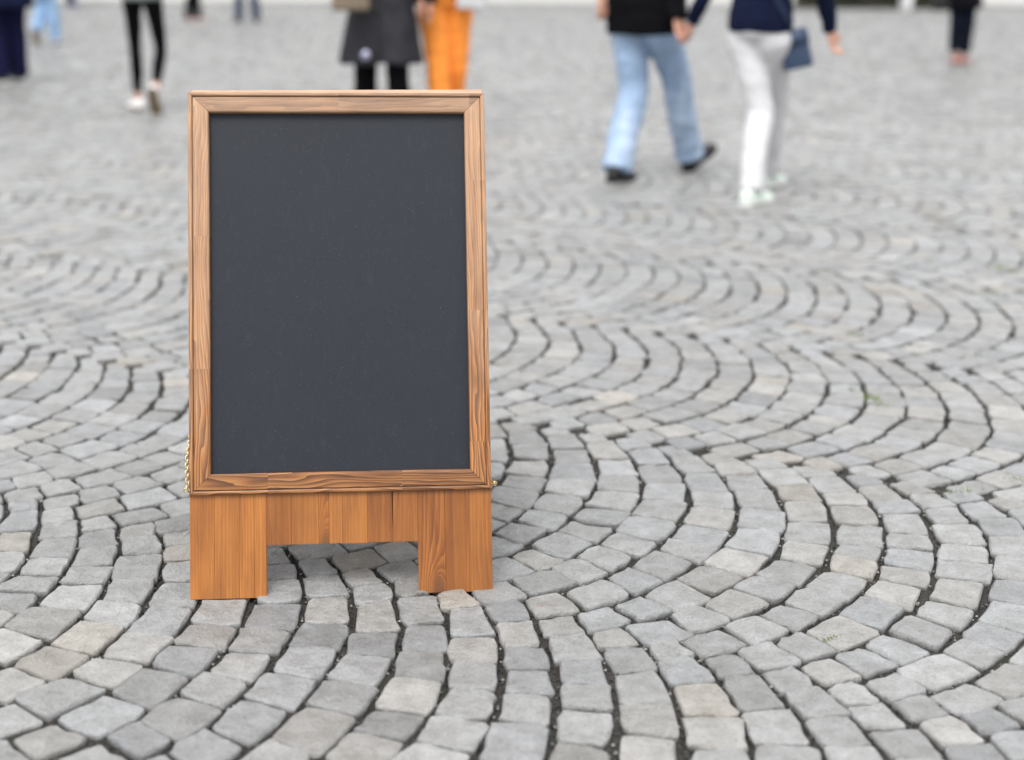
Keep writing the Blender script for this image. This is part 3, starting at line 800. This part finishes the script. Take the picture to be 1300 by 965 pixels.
    rr += [(hc + Z * max(.06, hzv + .03), .172 * b_ * k, .126 * b_ * k), (waist + Z * .03, .150 * b_ * k, .112 * b_ * k), (chest, .168 * b_ * k, .124 * b_ * k), (shc - Z * .03, .168 * b_ * k, .105 * b_ * k), (shc + Z * .025, .12 * b_ * k, .075 * b_ * k), (neck + Z * .012, .072 * s, .07 * s)]
    ring_loft(bm, [(c_, X, Y, a_, bb) for c_, a_, bb in rr], 24)
    for i in (0, 1):
        tube(bm, [sh[i] + (shc - sh[i]) * .25, sh[i], sh[i].lerp(el[i], .5), el[i], el[i].lerp(wr[i], .5), el[i].lerp(wr[i], 1.04)], [sl[0] * b_, sl[0] * b_, sl[1] * b_, sl[2] * b_, sl[3] * b_, sl[4] * b_])
    fuse({'jacket': 'jacket', 'coat': 'coat', 'sweater': 'sweater'}[top], bm, top_mat, root, max(voxel, .011), 3, .020 if top == 'coat' else .009, 8, seed + 3, .35 if top == 'coat' else 1.7)
    # ---- shoes
    for i in (0, 1): shoe('shoe', *FR[i], root, shoe_mats[0], shoe_mats[1], sc=s, high=shoe_high)
    root['_'] = 0; del root['_']
    return root, dict(hc=hc, wr=wr, hips=hips, shc=shc, s=s, root=root)

def bag(label, loc, size, rotz, mat, strap=None, strap_mat=None, category='bag', tiltx=0):
    """soft rounded bag with flap; strap is a list of world points"""
    root = empty('shoulder_bag', loc, rotz); tag(root, label, category)
    bm = bmesh.new(); bmesh.ops.create_cube(bm, size=1)
    for v in bm.verts: v.co = Vector((v.co.x * size[0] * (1.0 if v.co.z < 0 else .93), v.co.y * size[1] * (1 if v.co.z < 0 else .75), v.co.z * size[2]))
    bmesh.ops.bevel(bm, geom=list(bm.edges), offset=min(size) * .25, segments=3, affect='EDGES', profile=.6)
    o = from_bm('bag_body', bm, mat, root); o.rotation_euler.y = rad(tiltx)
    bm = bmesh.new(); bmesh.ops.create_cube(bm, size=1)
    for v in bm.verts: v.co = Vector((v.co.x * size[0] * 1.0, v.co.y * size[1] * 1.04, v.co.z * size[2] * .5 + size[2] * .27))
    bmesh.ops.bevel(bm, geom=list(bm.edges), offset=min(size) * .2, segments=2, affect='EDGES')
    o = from_bm('flap', bm, mat, root); o.rotation_euler.y = rad(tiltx)
    if strap:
        bm = bmesh.new(); inv = Matrix.Rotation(-rotz, 4, 'Z') @ T(-Vector(loc))
        tube(bm, [inv @ Vector(p) for p in strap], [.010] * len(strap), flat=.3, n=8)
        from_bm('strap', bm, strap_mat or mat, root)
    return root

BLACK_SOLE = plain('black_rubber', (.012, .012, .012), .8); WHITE_SOLE = plain('white_rubber', (.75, .75, .72), .6); TAN_SOLE = plain('tan_rubber_sole', (.16, .12, .07), .8)
BLACK_SHOE = plain('black_shoe_leather', (.010, .010, .011), .5); WHITE_SHOE = plain('white_canvas_shoe', (.80, .80, .80), .7); MINT_SHOE = plain('mint_white_trainer', (.66, .76, .70), .7)
PINK_SHOE = plain('dusty_pink_shoe', (.42, .18, .15), .7)
DENIM = mat_cloth('light_blue_denim', (.27, .37, .52), .9, fade=(.48, .58, .72), fold=.5); DENIM_D = mat_cloth('dark_blue_denim', (.022, .042, .08), .9)
DENIM_M = mat_cloth('mid_blue_denim', (.20, .33, .52), .9, fade=(.34, .46, .64))
WHITE_C = mat_cloth('white_cotton', (.57, .57, .585), .85, mottle=.04); NAVY = mat_cloth('navy_knit', (.006, .009, .028), .95, spec=.1); BLACK = mat_cloth('black_jacket_cloth', (.0035, .0035, .005), .9, mottle=.3, spec=.1)
NAVY_T = mat_cloth('navy_trouser_cloth', (.008, .008, .035), .9, spec=.1); LEGG = mat_cloth('black_jersey', (.0025, .0025, .0035), .9, fold=.1, spec=.1); GREY_G = mat_cloth('grey_green_jersey', (.16, .19, .18), .9)
PARKA = mat_cloth('charcoal_parka', (.022, .022, .028), .65, fold=.6); ORANGE = mat_cloth('orange_cotton', (.95, .315, .055), .9, mottle=.06, fold=.05, weave=3000); BLUE_BAG = plain('dark_blue_leather', (.028, .05, .10), .45)
TAN_BAG = plain('tan_leather', (.20, .155, .11), .55); INK = mat_cloth('ink_blue_trousers', (.004, .006, .013), .9, spec=.1)

def wl2(root_xy, heading, p):
    """world point -> local coordinates of a person standing at root_xy with this heading"""
    a = rad(heading); dx, dy = p[0] - root_xy[0], p[1] - root_xy[1]
    c, s_ = math.cos(a), math.sin(a)
    return (dx * c - dy * s_, dx * s_ + dy * c, p[2])

# man and woman walking away hand in hand
MX, MY, MH = .722, 8.22, 38
lf = wl2((MX, MY), MH, (.585, 8.02, 0)); rf = wl2((MX, MY), MH, (1.04, 8.46, 0))
hh = wl2((MX, MY), MH, (.895, 7.98, .845)); lh = wl2((MX, MY), MH, (.475, 8.12, 1.05))
person('person in light blue jeans and black jacket holding hands, walking away', MX, MY, MH, [('flat', lf[0], lf[1], 0, -8), ('heel', rf[0], rf[1], -28, 12)], H=1.86, build=.99,
       arms=[dict(w=lh, pole=(-.6, -1, 0)), dict(w=hh, dir=(.25, -.15, -1), thumb=(0, 1, 0), curl=.75)], top='jacket', top_mat=BLACK, legs='loose', leg_mat=DENIM, shoe_mats=(BLACK_SHOE, BLACK_SOLE), hair='grey', voxel=.0075, hem=.815, seed=1)
WX, WY, WH = 1.285, 7.60, 36
lf = wl2((WX, WY), WH, (1.235, 7.33, 0)); rf = wl2((WX, WY), WH, (1.425, 7.93, 0))
hh = wl2((WX, WY), WH, (.950, 7.93, .855)); rh = wl2((WX, WY), WH, (1.655, 7.62, .88))
person('person in white trousers and navy sweater walking away beside the jeans wearer', WX, WY, WH, [('flat', lf[0], lf[1], 0, 4), ('flat', rf[0], rf[1], 0, 0)], H=1.76, build=.95,
       arms=[dict(w=hh, dir=(-.25, -.05, -1), thumb=(0, 1, 0), curl=.7), dict(w=rh, dir=(.2, .1, -1), pole=(1, -.6, 0))], top='sweater', top_mat=NAVY, legs='slim', leg_mat=WHITE_C, shoe_mats=(MINT_SHOE, WHITE_SOLE), hair='blond', long_hair=True, voxel=.0075, hem=.86, seed=2)
bag('dark blue crossbody bag hanging at the hip of the white-trousered walker', (1.462, 7.52, .775), (.150, .065, .20), rad(-20), BLUE_BAG,
    [(1.44, 7.52, .86), (1.385, 7.43, .95), (1.30, 7.385, 1.07), (1.20, 7.38, 1.22), (1.13, 7.42, 1.36)], BLUE_BAG, tiltx=-14)

# woman in black leggings
LX, LY, LH = -2.93, 11.52, 2
person('person in black leggings and white sneakers walking away, heel lifted', LX, LY, LH, [('flat', -.125, .14, 0, -38), ('toe', .115, -.20, 66, 2)], H=1.68, build=.93, top='sweater', top_mat=GREY_G,
       legs='leggings', leg_mat=LEGG, shoe_mats=(WHITE_SHOE, TAN_SOLE), hair='brown', long_hair=True, bare_ankle=True, hem=.875, seed=4, shoe_high=.088, arms=[dict(w=(-.16, .24, 1.16)), dict(w=(.16, .24, 1.16))])

# charcoal parka with tan bag, and orange trousers, behind the board
r7, i7 = person('person in charcoal parka and black leggings coming towards the board', -.885, 9.72, 180, [('flat', -.125, .05, 0, -4), ('flat', .130, -.06, 0, 6)], H=1.70, build=1.0, top='coat', top_mat=PARKA, legs='straight', leg_mat=LEGG,
       shoe_mats=(BLACK_SHOE, BLACK_SOLE), hair='dark', long_hair=True, hem=.535, flare=.07, seed=5, arms=[None, dict(w=(.20, .16, .98), dir=(-.6, .8, 0), pole=(.8, -.6, 0))])
# zip, button and cord end of the parka
bm = bmesh.new(); tube(bm, [(0, .232, .58), (0, .20, .80), (0, .150, 1.02), (0, .155, 1.24)], [.009] * 4, flat=.5, n=8); from_bm('zip', bm, BLACK_SHOE, r7)
M_PALE = mat_metal('pale_metal', (.50, .50, .66), .4)
for (lx, ly, lz), rr_ in (((.0, .205, .885), .022), ((.085, .236, .60), .030)):
    bm = bmesh.new(); bmesh.ops.create_uvsphere(bm, u_segments=14, v_segments=8, radius=rr_); bmesh.ops.scale(bm, vec=(1, .4, 1), verts=bm.verts)
    o = from_bm('snap_button', bm, M_PALE if rr_ > .025 else BLACK_SHOE, r7); o.location = (lx, ly, lz)
bag('tan leather bag tucked under the arm of the parka wearer', (-1.055, 9.42, .975), (.24, .11, .19), rad(20), TAN_BAG, [(-1.15, 9.46, 1.03), (-1.10, 9.55, 1.25), (-1.03, 9.62, 1.40)], TAN_BAG)
oh = wl2((-.47, 9.95), 165, (-.535, 9.60, .80))
person('person in bright orange trousers walking next to the parka wearer', -.47, 9.95, 165, [('flat', -.06, -.10, 0, -3), ('flat', .055, .12, 0, 4)], H=1.72, build=1.0, top='jacket', top_mat=BLACK, legs='loose', leg_mat=ORANGE,
       shoe_mats=(BLACK_SHOE, BLACK_SOLE), hair='dark', seed=6, hem=.98, arms=[dict(w=(-.22, .10, 1.16)), dict(w=oh, dir=(0, .25, -1), curl=.4, pole=(.5, -1, 0))], voxel=.008)
bag('white tote bag carried beside the orange trousers', (-.285, 9.80, 1.00), (.20, .09, .24), rad(-10), WHITE_C, [(-.36, 9.8, 1.1), (-.33, 9.82, 1.25), (-.25, 9.82, 1.25), (-.21, 9.8, 1.1)], WHITE_C)

# people at the left edge
person('person in navy trousers and dark coat at the left edge', -4.90, 14.05, -12, [('flat', -.070, -.06, 0, -40), ('flat', .070, .10, 0, -30)], H=1.75, build=1.08, top='coat', top_mat=NAVY, legs='loose', leg_mat=NAVY_T,
       shoe_mats=(BLACK_SHOE, WHITE_SOLE), hair='dark', hem=.72, flare=.05, seed=7, arms=[None, dict(w=(.36, -.10, .90))])
person('person in mid blue jeans walking away with one sole showing', -6.42, 19.9, 8, [('toe', -.07, -.12, 70, 0), ('flat', .12, .05, 0, 3)], H=1.72, top='jacket', top_mat=DENIM_D, legs='straight', leg_mat=DENIM_M,
       shoe_mats=(WHITE_SHOE, TAN_SOLE), hair='brown', seed=8, voxel=.013, shoe_high=.085)
person('faraway person in blue, cut by the top edge near the mid blue jeans', -10.2, 33.6, 70, [('flat', -.06, .05, 0, 0), ('flat', .06, -.04, 0, 0)], H=1.7, top='jacket', top_mat=NAVY, legs='slim', leg_mat=NAVY_T,
       shoe_mats=(plain('blue_shoe', (.05, .10, .35), .6), TAN_SOLE), hair='brown', seed=9, voxel=.016)
person('faraway person in slim black trousers and pale pink shoes', -5.92, 26.8, 88, [('flat', -.08, .10, 0, 0), ('flat', .08, -.06, 0, 0)], H=1.66, build=.98, top='jacket', top_mat=BLACK, legs='straight', leg_mat=LEGG,
       shoe_mats=(PINK_SHOE, WHITE_SOLE), hair='dark', seed=10, voxel=.014, hem=.95)
person('faraway person in dark blue jeans standing right of the slim black trousers', -4.88, 26.7, 176, [('flat', -.155, 0, 0, -14), ('flat', .155, .03, 0, 14)], H=1.78, top='jacket', top_mat=NAVY, legs='straight', leg_mat=DENIM_D,
       shoe_mats=(BLACK_SHOE, BLACK_SOLE), hair='brown', seed=11, voxel=.014, hem=.95)
# people on the right
person('person in dark coat and ink blue trousers standing at the right', 5.36, 17.5, 178, [('flat', -.07, 0, 0, -4), ('flat', .06, .08, 0, 4)], H=1.68, top='coat', top_mat=BLACK, legs='straight', leg_mat=INK,
       shoe_mats=(PINK_SHOE, BLACK_SOLE), hair='dark', long_hair=True, seed=12, voxel=.013, hem=.66, flare=.05, bare_ankle=True)
bag('small black handbag beside the dark coat at the right', (5.06, 17.35, .71), (.20, .09, .20), rad(5), BLACK_SHOE, [(4.98, 17.35, .80), (5.0, 17.36, .95), (5.12, 17.36, .95), (5.14, 17.35, .80)], BLACK_SHOE)
person('faraway person in white trousers before the flower bed', 8.85, 33.0, 20, [('flat', -.07, .16, 0, 0), ('ball', .07, -.16, 25, 0)], H=1.7, top='jacket', top_mat=DENIM_M, legs='straight', leg_mat=WHITE_C,
       shoe_mats=(WHITE_SHOE, WHITE_SOLE), hair='brown', seed=13, voxel=.016)

# ------------------------------------------------------------------ far side of the square
def mat_slab():
    n = N('pale_stone_slabs'); geo = n.new('NewGeometry'); P = geo.outputs['Position']
    a = n.noise(P, 1.2, 4, .6); b = n.noise(P, 30, 3, .6)
    br = n.new('TexBrick'); br.inputs['Scale'].default_value = 1; br.inputs['Brick Width'].default_value = 1.2; br.inputs['Row Height'].default_value = .6; br.inputs['Mortar Size'].default_value = .008
    br.inputs['Color1'].default_value = (.37, .365, .36, 1); br.inputs['Color2'].default_value = (.34, .335, .33, 1); br.inputs['Mortar'].default_value = (.3, .29, .28, 1)
    n.lk(P, br.inputs['Vector'])
    c = n.mixc(.4, br.outputs['Color'], n.ramp(a, [(.3, (.85, .85, .84)), (.7, (1.1, 1.1, 1.1))]), 'MULTIPLY')
    n.lk(c, n.b.inputs['Base Color']); n.set(Roughness=.6); n.lk(n.bump(b, .2, .004), n.b.inputs['Normal'])
    return n.m
M_SLAB = mat_slab()
bm = bmesh.new()     # raised pale footway with its kerb step, running obliquely across the far side
y_at = lambda x: 34.9 + .06 * x
pts = [(-120, y_at(-120)), (120, y_at(120)), (120, 75), (-120, 75)]
lo = [bm.verts.new((x, y, -.03)) for x, y in pts]; hi = [bm.verts.new((x, y, .115)) for x, y in pts]
bm.faces.new(hi)
for i in range(4): bm.faces.new((lo[i], lo[(i + 1) % 4], hi[(i + 1) % 4], hi[i]))
bmesh.ops.bevel(bm, geom=[e for e in bm.edges if all(v.co.z > 0 for v in e.verts)], offset=.02, segments=2, affect='EDGES')
tag(from_bm('footway', bm, M_SLAB, None, smooth=False), kind='structure')

# flower bed in front of the footway at the right
M_LEAF = plain('bedding_leaves', (.045, .075, .022), .7); M_PETAL = plain('red_petals', (.42, .05, .06), .6); M_PETAL2 = plain('lilac_petals', (.38, .25, .40), .6); M_DARKL = plain('dark_leaves', (.02, .03, .014), .7)
fb = empty('flower_bed', (8.9, 35.1, 0)); tag(fb, 'long low bed of dark leaves and red flowers at the far edge', 'flower bed')
bm = bmesh.new(); bmesh.ops.create_cube(bm, size=1)
for v in bm.verts: v.co = Vector((v.co.x * 4.4, v.co.y * .5, v.co.z * .10 + .03))
bmesh.ops.bevel(bm, geom=list(bm.edges), offset=.015, segments=1, affect='EDGES')
from_bm('planter', bm, plain('dark_planter', (.06, .055, .045), .7), fb, smooth=False)
def leaves(name, mat, n_, size, zr):
    V, F = [], []
    for i in range(n_):
        c = Vector((random.uniform(-2.15, 2.15), random.uniform(-.27, .27), random.uniform(*zr)))
        a = Vector((random.gauss(0, 1), random.gauss(0, 1), random.gauss(.4, .6))).normalized(); b = a.orthogonal().normalized()
        l = size * random.uniform(.6, 1.3); k = len(V)
        V += [c - a * l, c + b * l * .45, c + a * l, c - b * l * .45]; F.append((k, k + 1, k + 2, k + 3))
    me = bpy.data.meshes.new(name); me.from_pydata([tuple(v) for v in V], [], F); o = link(name, me, mat, fb); o['kind'] = 'stuff'
leaves('foliage', M_DARKL, 5000, .06, (.06, .42)); leaves('leaf_tops', M_LEAF, 2200, .05, (.15, .50)); leaves('red_flowers', M_PETAL, 700, .035, (.2, .54)); leaves('lilac_flowers', M_PETAL2, 500, .035, (.2, .54))

# ------------------------------------------------------------------ small things in the joints
M_GRASS = plain('joint_grass', (.13, .19, .022), .7); M_RUST = plain('dry_leaf', (.30, .10, .045), .8)
def tuft(x, y, label, k=26, r=.022, hgt=.026, ang=0):
    V, F = [], []
    for i in range(k):
        a = random.gauss(0, r); b = random.gauss(0, r * .22)
        p = Vector((a * math.cos(ang) - b * math.sin(ang), a * math.sin(ang) + b * math.cos(ang), -.014))
        d = Vector((random.gauss(0, .4), random.gauss(0, .4), 1)).normalized() * hgt * random.uniform(.5, 1.2); w_ = Vector((random.gauss(0, 1), random.gauss(0, 1), 0)).normalized() * .0018
        q = len(V); tip = p + d + Vector((random.gauss(0, .006), random.gauss(0, .006), 0))
        V += [p - w_, p + w_, p + d * .6 + w_ * .8, p + d * .6 - w_ * .8, tip]; F += [(q, q + 1, q + 2, q + 3), (q + 3, q + 2, q + 4)]
    me = bpy.data.meshes.new('grass_tuft'); me.from_pydata([tuple(v) for v in V], [], F)
    o = link('grass_tuft', me, M_GRASS, None, False); o.location = (x, y, 0); tag(o, label, 'grass tuft', 'grass tufts in the paving joints', 'stuff')
tuft(1.045, 3.985, 'longest grass tuft in a curved joint, right of centre', 60, .045, .028, rad(-70))
tuft(1.18, 4.69, 'bright grass tuft lying in the joint right of centre, behind the longest tuft', 50, .04, .026, rad(10))
tuft(2.03, 5.78, 'farthest grass tuft near the right edge', 50, .035, .03, rad(-50))
tuft(1.82, 5.31, 'grass tuft near the right edge, just nearer than the farthest one', 50, .035, .028, rad(10))
tuft(1.08, 3.23, 'small grass tuft between pale stones at the right', 34, .025, .02, rad(20))
tuft(1.27, 3.31, 'small grass tuft at the very right edge', 34, .025, .02, rad(-30))
tuft(.61, 2.46, 'nearest grass tuft, low in the right foreground', 26, .014, .018, rad(0))
def scrap(x, y, label, l=.012, rz=0):
    bm = bmesh.new()
    pts = [(-1, 0, 0), (-.5, .42, .1), (.1, .5, .22), (.7, .3, .12), (1, 0, .25), (.6, -.35, .1), (0, -.45, .2), (-.6, -.3, .05)]
    a = [bm.verts.new(Vector(p) * l) for p in pts]; b = [bm.verts.new(Vector(p) * l + Vector((0, 0, -.0008))) for p in pts]
    bm.faces.new(a); bm.faces.new(b[::-1])
    for i in range(8): bm.faces.new((a[i], b[i], b[(i + 1) % 8], a[(i + 1) % 8]))
    o = from_bm('leaf_scrap', bm, M_RUST, None, False); o.location = (x, y, -.006); o.rotation_euler = (.3, .15, rz); tag(o, label, 'leaf scrap')
scrap(.066, 2.588, 'small orange leaf scrap in a joint right of the board', .011, .4)
scrap(.75, 2.60, 'rusty leaf scrap in a joint in the right foreground', .010, 1.2)
scrap(-.985, 2.66, 'brown leaf scrap in a joint at the left edge', .009, 2.0)
